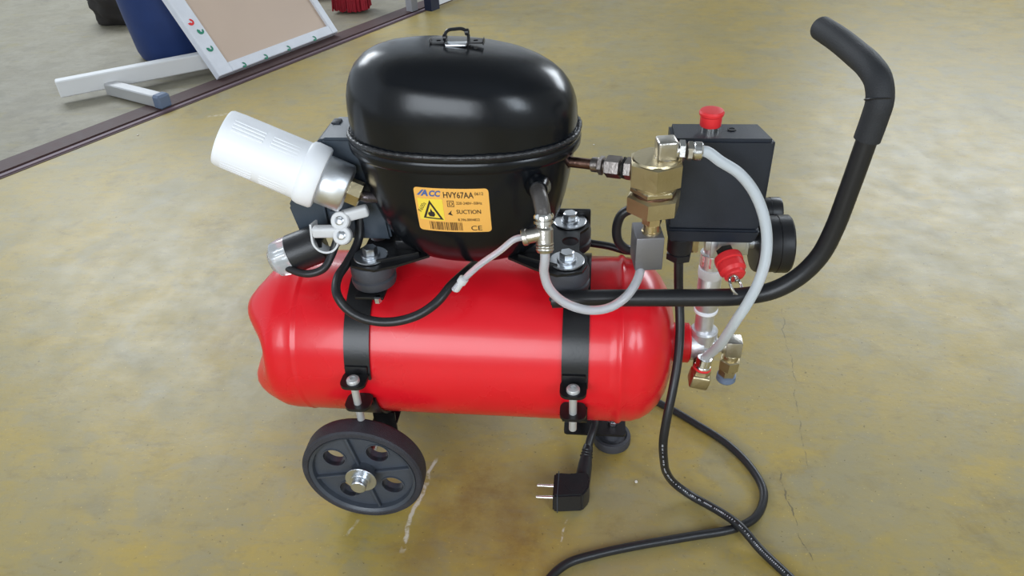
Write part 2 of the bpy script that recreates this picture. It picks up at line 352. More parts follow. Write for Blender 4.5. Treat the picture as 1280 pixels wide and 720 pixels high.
fl_ = bbox(0, .055, 0, BH, -.014, .014, 'frame_rail', WWOOD, fo)
fb = bbox(.055, BW-.026, 0, .032, -.014, .014, 'frame_rail', WWOOD, fo)
fr = bbox(BW-.026, BW, 0, BH, -.014, .014, 'frame_rail', WWOOD, fo)
bbox(.055, BW-.026, BH-.035, BH, -.014, .014, 'frame_rail', WWOOD, fo)
def daub(x, y, m, par, r=.011, a0=.4):
    bm = BM(); pts = [(r*math.cos(a0+t*4.4/12), r*math.sin(a0+t*4.4/12)) for t in range(13)]
    pts += [(r*.35*math.cos(a0+t*4.4/12)+.002, r*.35*math.sin(a0+t*4.4/12)) for t in range(12, -1, -1)]
    rot = frame_m(bd(x, y, .0148), Xb, Yb); plate(bm, pts, [], .0012, rot); obj('paint_daub', bm, m, par)
for x, y, m_ in ((.028, .09, GRN), (.036, .150, GRN), (.024, .185, REDP), (.024, .30, GRN), (.034, .375, GRN), (.024, .40, INK), (.03, .52, GRN), (.026, .62, REDP)): daub(x, y, m_, fl_, a0=random.uniform(2, 4))
for x in (.10, .19, .29, .41): daub(x, .006, GRN, fb, r=.009, a0=3.6)
# stand of metal bars behind the board
st = thing('metal_stand', (-1.40, 1.38, 0), 'pale metal stand with a splayed foot, behind the lower left of the leaning board', 'stand')
bm = BM(); a_, b_ = Vector((-1.62, 1.292, .045)), Vector((-1.235, 1.572, .045))
def bar(bm, a, b, wd, ht, bev=.003):
    d = (b-a); L = d.length; rot = frame_m((0, 0, 0), d, Vector((0, 0, 1)).cross(d)).to_3x3(); box(bm, (a+b)/2, (L, wd, ht), rot, bev, 1); return bm
obj('crossbar', bar(bm, a_, b_, .035, .05), mat('white_metal_paint', (.72, .72, .72), .4), st)
bm = BM(); obj('foot_bar', bar(bm, Vector((-1.50, 1.362, .022)), Vector((-1.29, 1.262, .022)), .036, .036), mat('aluminium_bar', (.5, .5, .5), .4, .4), st)
bm = BM(); obj('end_cap', bar(bm, Vector((-1.292, 1.263, .022)), Vector((-1.262, 1.249, .022)), .042, .042, .006), BLUEP, st, label='blue grey plastic end cap')
# tub
bm = BM(); tp = RM(.50, -.44)
lathe(bm, (tp.x, tp.y, 0), (0, 0, 1), [(0, .003), (.115, 0), (.132, .006), (.140, .03), (.152, .15), (.158, .235), (.168, .238), (.168, .25), (.154, .25), (.145, .15), (.128, .03), (0, .02)], 56)
obj('tub', bm, BLUEB, cat='tub', label='navy blue plastic tub standing behind the left side of the leaning framed board')
# broom
bm = BM(); bc = Vector((-.985, 2.265, 0))
bro = thing('broom', bc, 'broom with flared red bristles standing on the concrete right of the framed board', 'broom')
for i in range(26):
    for j in range(7):
        u_, v_ = (i/25-.5), (j/6-.5); jx, jy = random.uniform(-.004, .004), random.uniform(-.004, .004)
        b0 = bc + Vector((u_*.135+jx, v_*.07+jy, .002+abs(u_)*.015+random.uniform(0, .006))); t0 = bc + Vector((u_*.10, v_*.035, .15))
        tube(bm, [b0, b0*.45+t0*.55+Vector((u_*.01, 0, 0)), t0], .0035, 5, 2)
obj('bristles', bm, REDB, bro, kind='stuff', label='flared red bristles')
bm = BM(); box(bm, bc+Vector((0, 0, .17)), (.13, .05, .05), bev=.01); obj('broom_head', bm, REDP, bro)
bm = BM(); cyl(bm, bc+Vector((0, 0, .19)), bc+Vector((-.05, .25, 1.25)), .012); obj('broom_handle', bm, CARD, bro)
# clutter
bm = BM(); box(bm, (-1.20, 2.50, .05), (.13, .10, .10), Matrix.Rotation(.5, 3, 'Z'), .004, 1)
obj('cardboard_box', bm, CARD, cat='box', label='small brown cardboard box left of the broom at the top edge')
bm = BM(); box(bm, (-1.06, 2.56, .04), (.12, .10, .08), Matrix.Rotation(.3, 3, 'Z'), .004, 1)
obj('crate', bm, BLUEB, cat='box', label='small dark blue box behind the broom at the top edge')
bm = BM(); bmesh.ops.create_icosphere(bm, subdivisions=4, radius=1)
for v in bm.verts:
    n = v.co.copy(); k = 1+.10*math.sin(7*n.x+2)*math.cos(6*n.y)+.06*math.sin(13*n.z+5*n.x); v.co = Vector((-1.90+n.x*.11*k, 2.16+n.y*.10*k, max(.0, .09+n.z*.12*k)))
obj('sack', bm, DIRT, cat='sack', label='dark lumpy sack on the concrete at the far left', smooth=60)
# small chips on the floor
for (x, y, lb) in ((.065, -.063, 'tiny pale chip on the floor between the rubber foot and the looped cord'), (-.01, 1.02, 'tiny pale chip on the floor behind the black switch box'), (-1.255, 1.06, 'tiny pale chip on the floor at the far left by the rail')):
    bm = BM(); bmesh.ops.create_icosphere(bm, subdivisions=1, radius=.0028)
    for v in bm.verts: v.co = Vector((x+v.co.x*random.uniform(.7, 1.2), y+v.co.y, .0012+v.co.z*.4))
    obj('paint_chip', bm, CHIP, cat='debris', label=lb)

# ------------------------------------------------------------------ the compressor
AC = thing('air_compressor', (-.17, 0, 0), 'red tank air compressor with black refrigerator motor on top, wheels and a bent black handle', 'compressor')
ZT, RT = .199, .105
# tank: swept radial grid along x with a five lobed left end
bm = BM(); NS = 120; prof = []
xl, xr = -.385, .040
def lobe(th): return .5+.5*math.cos(5*(th-math.radians(LOBE0)))
LOBE0 = 121
rings = []
def ring(fx, fr):
    rings.append([bm.verts.new((fx(t), fr(t)*math.cos(t), ZT+fr(t)*math.sin(t))) for t in [2*PI*i/NS for i in range(NS)]])
ctr = bm.verts.new((-.424, 0, ZT))
for q in (.10, .22, .34, .46, .57, .67, .76, .83, .89, .935, .965, .985):   # lobed cap seen from its centre outwards
    def fr(t, q=q): return RT*q
    def fx(t, q=q):
        dome = .046*max(0, 1-q**3.4)**.62; g = math.exp(-((q-.72)/.24)**2); c0 = .014*math.exp(-(q/.38)**2)
        return -.384-dome+c0-.0115*g*math.cos(4*(t-math.radians(LOBE0)))*min(1, (1-q)/.12)
    ring(fx, fr)
ring(lambda t: -.382, lambda t: RT*.998)
for x, r in ((-.372, RT), (-.362, RT), (-.3595, RT+.0008), (-.357, RT-.0006), (-.354, RT), (-.20, RT), (.020, RT), (.0295, RT), (.0325, RT+.0026), (.0360, RT+.0022), (.039, RT-.0006),
             (.050, RT-.0012), (.062, RT-.005), (.073, RT-.012), (.083, RT-.023), (.0915, RT-.038), (.0975, RT-.056), (.101, RT-.075), (.1025, RT-.09)):
    ring(lambda t, x=x: x, lambda t, r=r: r)
for A, B in zip(rings, rings[1:]):
    for i in range(NS): bm.faces.new((A[i], A[(i+1) % NS], B[(i+1) % NS], B[i]))
for i in range(NS): bm.faces.new((rings[0][i], rings[0][(i+1) % NS], ctr))
bm.faces.new(rings[-1])
tank = obj('tank', bm, RED, AC, 'glossy red steel air tank with a lobed left end', 60)
bm = BM(); cyl(bm, (.098, 0, ZT-.003), (.123, 0, ZT-.003), .0255, seg=40, ch=.002); obj('outlet_boss', bm, RED, tank)

# straps
def band(bm, xc, wd, a0, a1, r, th, n=60):
    R = []
    for i in range(n+1):
        t = math.radians(a0+(a1-a0)*i/n)
        R.append([bm.verts.new((xc+sx*wd/2, rr2*math.cos(t), ZT+rr2*math.sin(t))) for rr2, sx in ((r, -1), (r, 1), (r+th, 1), (r+th, -1))])
    for A, B in zip(R, R[1:]):
        for i in range(4): bm.faces.new((A[i], A[(i+1) % 4], B[(i+1) % 4], B[i]))
    bm.faces.new(R[0]); bm.faces.new(R[-1])
MX = (-.259, -.031)
for xi, xc in enumerate((-.278, -.019)):
    bm = BM(); band(bm, xc, .031, 5, 175, RT+.0006, .0028); sp = obj('tank_strap', bm, BPAINT, AC)
    bm = BM(); band(bm, xc, .031, 193, 347, RT+.0006, .0028); obj('lower_band', bm, BPAINT, sp)
    for sy in (-1, 1):
        for nm, z in (('upper_lug', ZT+.017), ('lower_lug', ZT-.018)):
            bm = BM(); m_ = frame_m((xc-.001, sy*(RT+.001), z), (1, 0, 0), (0, sy, 0))
            plate(bm, rrect(-.0155, -.003, .0155, .027, .010), [circ(0, .016, .0042, 16)], .004, m_); obj(nm, bm, BPAINT, sp)
            # web joining the lug to the band
            bm = BM(); za = z+(.000 if nm == 'upper_lug' else -.012); box(bm, (xc-.001, sy*(RT+.001), za+.005), (.028, .005, .014), bev=.0015); obj('lug_web', bm, BPAINT, sp)
        y_ = sy*(RT+.017); bm = BM(); cyl(bm, (xc-.001, y_, ZT-.043), (xc-.001, y_, ZT+.020), .0046, seg=16)
        lathe(bm, (xc-.001, y_, ZT+.019), (0, 0, 1), [(.0078, 0), (.0078, .003), (.0070, .0045), (.0036, .0056), (.0036, .002), (0, .002)], 20)
        obj('clamp_screw', bm, SCREW, sp, label='bright steel clamp screw')
    # bridge plate on top carrying the two rubber mounts
    bm = BM(); box(bm, (MX[xi], 0, .3055), (.034, .150, .004), bev=.001); obj('mount_bridge', bm, BPAINT, sp)
# weld lump and handle socket on the right strap
bm = BM(); bmesh.ops.create_icosphere(bm, subdivisions=3, radius=1)
for v in bm.verts:
    n = v.co.copy(); k = 1+.14*math.sin(9*n.x+3)*math.cos(11*n.y)+.1*math.sin(17*n.z); v.co = Vector((-.028+n.x*.021*k, -.070+n.y*.010*k, .311+n.z*.009*k))
obj('handle_weld', bm, WELD, AC)

# rubber mounts
def mount(x, y, z0=.3075):
    bm = BM(); lathe(bm, (x, y, z0), (0, 0, 1), [(.020, 0), (.0250, .002), (.0265, .007), (.0262, .012), (.0240, .0135), (.0240, .0155), (.0258, .017), (.0258, .027), (.0240, .0315), (.018, .0325)], 36)
    o = obj('rubber_mount', bm, RUB, AC)
    bm = BM(); lathe(bm, (x, y, z0+.0367), (0, 0, 1), [(.0195, 0), (.0200, .0006), (.0200, .0014), (.0192, .002)], 36); obj('washer', bm, STEEL, o)
    bm = BM(); cyl(bm, (x, y, z0+.0387), (x, y, z0+.0410), .0112, seg=28); hexp(bm, (x, y, z0+.0407), (x, y, z0+.0495), .0150, rot=.3)
    obj('bolt', bm, STEEL, o); return o
for x in MX:
    for y in (-.0445, .0445): mount(x, y)
for x in MX:  # small nuts under the front mounts
    bm = BM(); hexp(bm, (x+.010, -.074, .3005), (x+.010, -.074, .3075), .008); obj('mount_nut', bm, STEEL, AC)

# motor housing --------------------------------------------------
HC = Vector((-.1455, 0, 0)); HA, HB = .1235, .080
def sup(t, n=2.25):
    c, s = math.cos(t), math.sin(t); return (math.copysign(abs(c)**(2/n), c), math.copysign(abs(s)**(2/n), s))
BOWL = [(.480, 1.0), (.470, .988), (.455, .965), (.435, .938), (.412, .900), (.390, .850), (.372, .790), (.356, .705), (.344, .60), (.336, .47), (.3315, .30), (.330, .12)]
def bscale(z):
    for (z1, s1), (z0, s0) in zip(BOWL, BOWL[1:]):
        if z0 <= z <= z1: return s0+(s1-s0)*(z-z0)/(z1-z0)
    return 1.0
def bowl_front(x, z, off=0.0):
    s = bscale(z); k = min(.999, abs((x-HC.x)/(HA*s))); n = 2.25; y = -HB*s*(1-k**n)**(1/n)
    return Vector((x, y-off, z))
def loft(bm, rows, seg=96, cap=True):
    R = []
    for row in rows: R.append([bm.verts.new(row(2*PI*i/seg)) for i in range(seg)])
    for A, B in zip(R, R[1:]):
        for i in range(seg): bm.faces.new((A[i], A[(i+1) % seg], B[(i+1) % seg], B[i]))
    if cap: bm.faces.new(R[0]); bm.faces.new(R[-1])
    return bm
def hrow(z, s, tilt=0.0, base=.485):
    def f(t):
        a, b = sup(t); x = HA*s*a; y = HB*s*b; xx = x/HA
        h = (z-base)*(1-tilt*(.55*xx+.45*xx*abs(xx))) if tilt else z-base
        return Vector((HC.x+x, y, base+h))
    return f
# bowl with seam (main mesh)
bm = BM(); zz = [.4815, .4775, .470, .462, .455, .445, .435, .424, .412, .401, .390, .381, .372, .364, .356, .350, .344, .340, .336, .333, .3315, .3305, .330]
loft(bm, [hrow(z, bscale(z)*(1 if z < .48 else 1)) for z in zz])
HS = obj('motor_housing', bm, BLK, AC, 'glossy black pressed steel motor shell', 50)
bm = BM(); loft(bm, [hrow(.470, .985), hrow(.4690, 1.012), hrow(.472, 1.030), hrow(.4775, 1.034), hrow(.4800, 1.028), hrow(.4812, 1.020), hrow(.4825, 1.030), hrow(.4855, 1.034), hrow(.4880, 1.026), hrow(.4895, 1.004), hrow(.489, .98)])
obj('housing_flange', bm, BLK, HS, smooth=50)
bm = BM(); NW = 220; rows = []   # rippled weld bead lying on the flange
for i in range(NW):
    t = 2*PI*i/NW; a, b = sup(t); c = Vector((HC.x+HA*1.018*a, HB*1.018*b, .4882)); nx = Vector((a*HB, b*HA, 0)).normalized(); rad = .0024*(1+.18*math.sin(i*2.1)+.16*math.sin(i*.37))
    rows.append([bm.verts.new(c+nx*rad*math.cos(k*PI/4)+Vector((0, 0, rad*math.sin(k*PI/4)))) for k in range(8)])
for i in range(NW):
    for k in range(8): bm.faces.new((rows[i][k], rows[(i+1) % NW][k], rows[(i+1) % NW][(k+1) % 8], rows[i][(k+1) % 8]))
obj('weld_seam', bm, WELD, HS)
LID = [(.486, .998), (.500, 1.0), (.512, .998), (.523, .988), (.533, .966), (.542, .933), (.550, .890), (.557, .828), (.5625, .755), (.567, .665), (.5705, .56), (.573, .44), (.5748, .30), (.5755, .16), (.5758, .05)]
bm = BM(); loft(bm, [hrow(z, s, .17) for z, s in LID]); lid = obj('lid', bm, BLK, HS, 'glossy black domed lid', 50)

# bracket on the lid
tb_z = .5755; tbx = -.146
bm = BM()
for sx in (-1, 1):
    plate(bm, rrect(-.010, -.008, .010, .008, .003), [circ(0, 0, .0032, 14)], .002, frame_m((tbx+sx*.0235, .004, tb_z+.0045), (1, 0, 0), (0, 1, 0)))
    box(bm, (tbx+sx*.0145, .004, tb_z+.0022), (.003, .014, .006), bev=.0006)
    box(bm, (tbx+sx*.0335, .002, tb_z+.0052), (.0016, .010, .007), bev=.0004)
tube(bm, [(tbx-.0145, .002, tb_z+.003), (tbx-.0148, .002, tb_z+.012), (tbx-.011, .003, tb_z+.018), (tbx-.002, .004, tb_z+.0195), (tbx+.008, .004, tb_z+.0195), (tbx+.0140, .003, tb_z+.015), (tbx+.0145, .002, tb_z+.003)], .0021, 8, 6)
lathe(bm, (tbx-.0148, .002, tb_z+.010), (1, 0, 0), [(.0022, -.003), (.0042, -.002), (.0042, .002), (.0022, .003)], 12)
lathe(bm, (tbx+.0125, .002, tb_z+.0165), (1, 0, 0), [(.002, -.002), (.0042, -.001), (.0042, .003), (.002, .004)], 12)
bmesh.ops.transform(bm, matrix=Matrix.Translation((tbx, .003, tb_z-.001)) @ Matrix.Scale(.82, 4) @ Matrix.Translation((-tbx, -.003, -tb_z)), verts=bm.verts)
obj('lid_bracket', bm, BPAINT, HS)
bm = BM(); box(bm, (tbx, -.002, tb_z+.0015), (.022, .012, .003), bev=.0012); obj('bracket_pad', bm, STEEL, HS, label='bare steel pad')

# rating label
def on_bowl(u, v, off):   # u 0..1 left to right, v 0..1 bottom to top
    z = .3950+v*.0565; x = -.1905+u*.0795
    return bowl_front(x, z, off)
def remap(bm, off):
    for v in bm.verts: v.co = on_bowl(v.co.x, v.co.y, off+v.co.z)
    return bm
def lab_patch(x0, y0, x1, y1, r, m_, name, par, off, nx=14, ny=8):
    bm = BM(); G = {}
    def cut(x, y):   # rounded corners
        for cx, cy, qx, qy in ((x0+r, y0+r*1.45, -1, -1), (x1-r, y0+r*1.45, 1, -1), (x0+r, y1-r*1.45, -1, 1), (x1-r, y1-r*1.45, 1, 1)):
            if (x-cx)*qx > 0 and (y-cy)*qy > 0:
                dx, dy = (x-cx)/r, (y-cy)/(r*1.45); m = max(abs(dx), abs(dy)); l = math.hypot(dx, dy)
                if l > 0: return cx+dx*m/l*r, cy+dy*m/l*r*1.45
        return x, y
    for lay, of in enumerate((0.0, .00018)):
        for i in range(nx+1):
            for j in range(ny+1):
                fx_ = [0, .25, .5, .75, 1][i] if nx == 4 else i/nx
                x, y = cut(x0+(x1-x0)*fx_, y0+(y1-y0)*j/ny) if r else (x0+(x1-x0)*fx_, y0+(y1-y0)*j/ny); G[lay, i, j] = bm.verts.new(on_bowl(x, y, off+of))
        for i in range(nx):
            for j in range(ny): bm.faces.new((G[lay, i, j], G[lay, i+1, j], G[lay, i+1, j+1], G[lay, i, j+1]))
    e = [(i, 0) for i in range(nx)]+[(nx, j) for j in range(ny)]+[(i, ny) for i in range(nx, 0, -1)]+[(0, j) for j in range(ny, 0, -1)]
    for a, b in zip(e, e[1:]+e[:1]): bm.faces.new((G[0, *a], G[0, *b], G[1, *b], G[1, *a]))
    return obj(name, bm, m_, par)
lab_patch(0, 0, 1, 1, .05, LABEL, 'rating_label', HS, .0003, 40, 24)['label'] = 'orange rating label'
lab_patch(.035, .27, .38, .76, 0, LABELY, 'label_field', HS, .00062, 12, 6)
def textm(txt, size, x, y, m_, name='label_print', bold=0.0, rot=0.0, sx=1.0, shear=0.0, place=None, off=.0009, par=None):
    cu = bpy.data.curves.new('tmp', 'FONT'); cu.body = txt; cu.size = size; cu.offset = bold; cu.extrude = 0.0; cu.shear = shear; cu.resolution_u = 3
    to = bpy.data.objects.new('tmp', cu); COL.objects.link(to)
    me = bpy.data.meshes.new_from_object(to.evaluated_get(bpy.context.evaluated_depsgraph_get())); bm = BM(); bm.from_mesh(me)
    bpy.data.objects.remove(to); bpy.data.curves.remove(cu); bpy.data.meshes.remove(me)
    c, s = math.cos(rot), math.sin(rot)
    for v in bm.verts:
        a, b = v.co.x*sx, v.co.y; v.co = Vector((a*c-b*s, a*s+b*c, 0))
    if place: 
        for v in bm.verts: v.co = place(v.co.x+x, v.co.y+y)
    else:
        for v in bm.verts: q = v.co; v.co = on_bowl(x+q.x/.0795, y+q.y/.0545, off)
    return obj(name, bm, m_, par or HS, smooth=0)
textm('HVY67AA', .0102, .395, .80, INK, bold=.00010, sx=.74)
textm('0612', .0052, .815, .86, INK, sx=.9)
textm('220-240V~50Hz', .0048, .56, .655, INK, sx=.86)
textm('SUCTION', .0070, .55, .445, INK, sx=.88, bold=.00005)
textm('8.396.0004822', .0046, .56, .275, INK, sx=.86)
textm('CE', .0090, .72, .045, INK, sx=1.15)
textm('R600a', .0062, .060, .43, INK, rot=1.02, sx=.9)
textm('CC', .0095, .200, .825, INKBL, bold=.00035, sx=.9, shear=.25)
def poly(pts, m_, name='label_print', holes=[]):
    bm = BM(); plate(bm, pts, holes, .0, Matrix.Identity(4)); 
    bmesh.ops.subdivide_edges(bm, edges=bm.edges[:], cuts=2)
    for v in bm.verts: v.co = on_bowl(v.co.x/.0795, v.co.y/.0545, .0009)
    return obj(name, bm, m_, HS, smooth=0)
def Q(*p): return [(x*.0795, y*.0545) for x, y in p]
textm('A', .0100, .100, .825, INKBL, bold=.00045, sx=1.0, shear=.25)
poly(Q((.035, .83), (.115, .955), (.145, .955), (.070, .83)), INKBL)                # slanting stroke before the letters
poly(Q((.43, .425), (.49, .52), (.475, .455), (.50, .40)), INK)                 # arrow
poly(Q((.44, .60), (.53, .60), (.53, .74), (.44, .74)), INK, holes=[Q((.447, .612), (.523, .612), (.523, .728), (.447, .728))])
textm('D', .0064, .458, .628, INK)
poly(Q((.085, .31), (.365, .29), (.20, .735)), INK, holes=[Q((.125, .338), (.32, .322), (.203, .64))])   # warning triangle
poly(Q((.175, .355), (.155, .41), (.17, .47), (.185, .445), (.20, .54), (.225, .47), (.245, .46), (.255, .40), (.235, .35)), INK)
xb = .16; random.seed(3)
while xb < .62:
    wd_ = random.choice((.006, .009, .014)); poly(Q((xb, .04), (xb+wd_, .04), (xb+wd_, .235), (xb, .235)), mat('bar_ink', (.10, .05, .02), .5) if xb < .165 else bpy.data.materials['bar_ink'], 'barcode_bar'); xb += wd_+random.choice((.008, .011, .016))

# base bracket under the shell, with ears over the rubber mounts
for sx, x in ((-1, MX[0]), (1, MX[1])):
    bm = BM()
    o_ = [(x+sx*.018, -.064), (x+sx*.023, -.05), (x+sx*.023, -.034), (x+sx*.013, -.020), (x+sx*.013, .020), (x+sx*.023, .034), (x+sx*.023, .05), (x+sx*.018, .064), (x-sx*.010, .072), (x-sx*.035, .060), (x-sx*.068, .038), (x-sx*.068, -.038), (x-sx*.035, -.060), (x-sx*.010, -.072)]
    plate(bm, o_ if sx < 0 else o_, [circ(x, -.0445, .007, 14), circ(x, .0445, .007, 14), circ(x+sx*.002, 0, .010, 18)], .003, Matrix.Translation((0, 0, .3420)))
    bb = obj('base_bracket', bm, BPAINT, AC)
    bm = BM()
    for y in (-1, 1):
        bm = BM(); box(bm, (x-sx*.033, y*.048, .3450), (.050, .003, .007), Matrix.Rotation(sx*y*.42, 3, 'Z'), .0008); obj('bracket_rim', bm, BPAINT, bb)
    bm = BM(); box(bm, (x-sx*.040, 0, .349), (.03, .055, .014), bev=.003); obj('bracket_web', bm, BPAINT, bb)
# tall ear standing at the rear right
bm = BM(); box(bm, (MX[1]+.004, .062, .327), (.042, .006, .05), bev=.002); obj('rear_stop', bm, BPAINT, AC)

# wheels ----------------------------------------------------------
def wheel(yf, sgn):
    """yf: outer face, sgn: direction from outer face inwards"""
    c = Vector((-.284, yf, .078)); ax = Vector((0, sgn, 0))
    bm = BM(); lathe(bm, c, ax, [(.0680, .002), (.0700, 0), (.0755, .0006), (.0776, .003), (.078, .007), (.078, .023), (.0772, .026), (.075, .028), (.0680, .028), (.0680, .002)], 72)
    W = obj('wheel', bm, TYRE, AC, 'dusty black wheel with a rubber tyre')
    bm = BM(); lathe(bm, c, ax, [(.0665, .0015), (.0682, .0005), (.0682, .0275), (.0635, .0275), (.0635, .009), (.0645, .003), (.0665, .0015)], 72)
    obj('rim', bm, RIM, W)
    bm = BM(); a0 = math.radians(12)
    H = [circ(.0415*math.cos(a0+PI/4+k*PI/2), .0415*math.sin(a0+PI/4+k*PI/2), .0142, 24) for k in range(4)]
    plate(bm, circ(0, 0, .064, 64), H, .006, frame_m(c+ax*.0125, (1, 0, 0), (0, 0, 1)))
    obj('wheel_disc', bm, RIM, W)
    for k in range(4):
        h = Vector((c.x+H[k][0][0]-.0142, c.y, c.z+H[k][0][1])); bm = BM()
        lathe(bm, h, ax, [(.0142, .0085), (.0156, .0085), (.0156, .024), (.0142, .024), (.0142, .0085)], 24); obj('hole_collar', bm, RIM, W)
        an = a0+k*PI/2; bm = BM(); d = Vector((math.cos(an), 0, math.sin(an)))
        box(bm, c+ax*.0078+d*.0400, (.048, .006, .0032), Matrix.Rotation(-an, 3, 'Y'), .0006); obj('spoke_rib', bm, RIM, W)
    bm = BM(); cyl(bm, c-ax*.004, c+ax*.026, .0165, seg=32, ch=.001); obj('hub', bm, RIM, W)
    bm = BM(); cyl(bm, c-ax*.0055, c-ax*.004, .0200, seg=36, ch=.0004); obj('washer', bm, STEEL, W)
    bm = BM(); cyl(bm, c-ax*.0095, c-ax*.0053, .0125, seg=28, ch=.0004); cyl(bm, c-ax*.018, c-ax*.009, .0098, seg=28, ch=.0012); obj('axle_nut', bm, STEEL, W)
wheel(-.146, 1); wheel(.146, -1)
bm = BM(); cyl(bm, (-.284, -.125, .078), (-.284, .125, .078), .0075); ax_ = obj('axle', bm, STEEL, AC)
bm = BM()
for y in (-.062, .062): box(bm, (-.272, y, .084), (.030, .004, .052), bev=.001)
box(bm, (-.272, 0, .0935), (.034, .128, .003), bev=.0006)
obj('axle_bracket', bm, BPAINT, AC)
# front foot under the right end
bm = BM(); m_ = frame_m((.006, .019, .0335), (1, 0, 0), (0, 1, 0)); plate(bm, rrect(-.042, -.030, .044, .034, .005), [circ(.026, -.009, .004, 12)], .0035, m_)
fp = obj('foot_plate', bm, BPAINT, AC)
bm = BM(); box(bm, (-.019, .034, .064), (.026, .036, .062), bev=.002); obj('foot_post', bm, BPAINT, fp)
bm = BM(); lathe(bm, (.032, .010, 0), (0, 0, 1), [(.022, 0), (.0262, .002), (.0268, .012), (.0258, .0155), (.0215, .016), (.0205, .0125), (.012, .0125), (.010, .026), (.0075, .032)], 40)
rf = obj('rubber_foot', bm, RUB, AC, 'grey rubber foot')
bm = BM(); cyl(bm, (.032, .010, .0355), (.032, .010, .046), .0050, seg=16); hexp(bm, (.032, .010, .0353), (.032, .010, .041), .012); obj('foot_bolt', bm, STEEL, rf)

# handle ------------------------------------------------------------
bm = BM(); HP = [(-.046, -.078, .314), (-.002, -.078, .3175), (.06, -.078, .3205), (.12, -.078, .323), (.158, -.078, .326), (.191, -.078, .335), (.215, -.078, .354), (.231, -.078, .380), (.239, -.078, .412), (.2445, -.078, .458), (.249, -.078, .504), (.252, -.078, .535)]
tube(bm, HP, .0097, 24, 8); hd = obj('handle', bm, TUBE, AC, 'bent black steel tube handle')
bm = BM(); GP = [(.2495, -.078, .510), (.2515, -.078, .530), (.2525, -.077, .548), (.2505, -.068, .562), (.247, -.050, .5685), (.241, -.015, .571), (.2335, .02, .573), (.226, .055, .573)]
tube(bm, GP, .0122, 24, 8); obj('foam_grip', bm, FOAM, hd, label='black foam grip, split near the bend')
bm = BM(); lathe(bm, (.2510, -.0775, .549), (-.03, .4, .9), [(.0119, -.0008), (.0125, 0), (.0119, .0008)], 28); obj('grip_joint', bm, CABLE, hd)

# power lead loop at the left, lead to capacitor -----------------------
bm = BM(); tube(bm, [(-.276, -.004, .395), (-.277, -.010, .373), (-.279, -.022, .352), (-.2855, -.050, .340), (-.289, -.082, .338), (-.283, -.107, .334), (-.272, -.116, .322), (-.256, -.120, .313), (-.236, -.122, .309), (-.212, -.122, .311), (-.188, -.117, .318), (-.170, -.107, .328), (-.158, -.090, .337), (-.150, -.065, .334), (-.142, -.02, .321)], .0052, 14)
obj('motor_cable', bm, CABLE, AC)
bm = BM(); tube(bm, [(-.378, -.034, .343), (-.366, -.050, .336), (-.352, -.060, .333), (-.330, -.066, .332), (-.312, -.062, .337), (-.304, -.052, .348), (-.298, -.043, .362), (-.294, -.036, .376)], .0046, 12)
obj('capacitor_cable', bm, CABLE, AC)
bm = BM(); tube(bm, [(-.03, .075, .302), (-.014, .062, .3045), (.017, .060, .3005), (.042, .056, .296), (.055, .05, .302), (.06, .035, .318), (.066, .03, .345), (.072, .03, .372)], .0048, 12); obj('rear_cable', bm, CABLE, AC)
bm = BM(); tube(bm, [(.054, .028, .377), (.043, .03, .372), (.031, .03, .364), (.0255, .03, .345), (.029, .03, .325), (.042, .034, .312), (.056, .04, .314)], .0058, 12); obj('cable_loop', bm, CABLE, AC)

# start relay box at the left of the shell ----------------------------
bm = BM(); vs = []
def prism(bm, lo, hi, bev=.003):
    V = [bm.verts.new(p) for p in lo+hi]; n = len(lo); bm.faces.new(V[:n]); bm.faces.new(V[n:])
    for i in range(n): bm.faces.new((V[i], V[(i+1) % n], V[n+(i+1) % n], V[n+i]))
    bmesh.ops.recalc_face_normals(bm, faces=bm.faces)
    if bev: bmesh.ops.bevel(bm, geom=bm.edges[:], offset=bev, segments=2, affect='EDGES')
    return bm
pr = [(-.245, .347), (-.335, .347), (-.358, .352), (-.361, .390), (-.312, .472), (-.304, .477), (-.250, .477)]
prism(bm, [(x+(.004 if z < .37 else 0), -.012, z) for x, z in pr], [(x, .052, z) for x, z in pr], .003)
rb = obj('relay_box', bm, RPLAS, AC, 'slate grey plastic terminal cover')
bm = BM(); box(bm, (-.300, .034, .4775), (.010, .012, .003), bev=.001); obj('cover_clip', bm, PLAS, rb)
bm = BM(); box(bm, (-.316, -.0145, .378), (.003, .004, .05), bev=.0008); box(bm, (-.296, -.0145, .372), (.028, .004, .03), bev=.001); obj('cover_step', bm, RPLAS, rb)
# capacitor
ca = Vector((-.324, -.028, .351)); cb = Vector((-.366, -.040, .338)); d = (cb-ca).normalized()
bm = BM(); lathe(bm, ca, d, [(.018, -.004), (.0228, -.002), (.0232, .004), (.0232, .036), (.0220, .0375), (.0220, .036)], 36); cp = obj('capacitor', bm, CABLE, AC, 'black sleeved start capacitor')
bm = BM(); lathe(bm, ca, d, [(.0226, .036), (.0228, .046), (.0210, .056), (.014, .062), (0, .0635)], 36); obj('capacitor_cap', bm, CLRCAP, cp, label='clear plastic capacitor end cap')
bm = BM(); cyl(bm, ca+d*.040, ca+d*.056, .0085); cyl(bm, ca+d*.040+Vector((0, -.008, .006)), ca+d*.062+Vector((0, -.008, .006)), .003); obj('capacitor_terminal', bm, STEEL, cp)
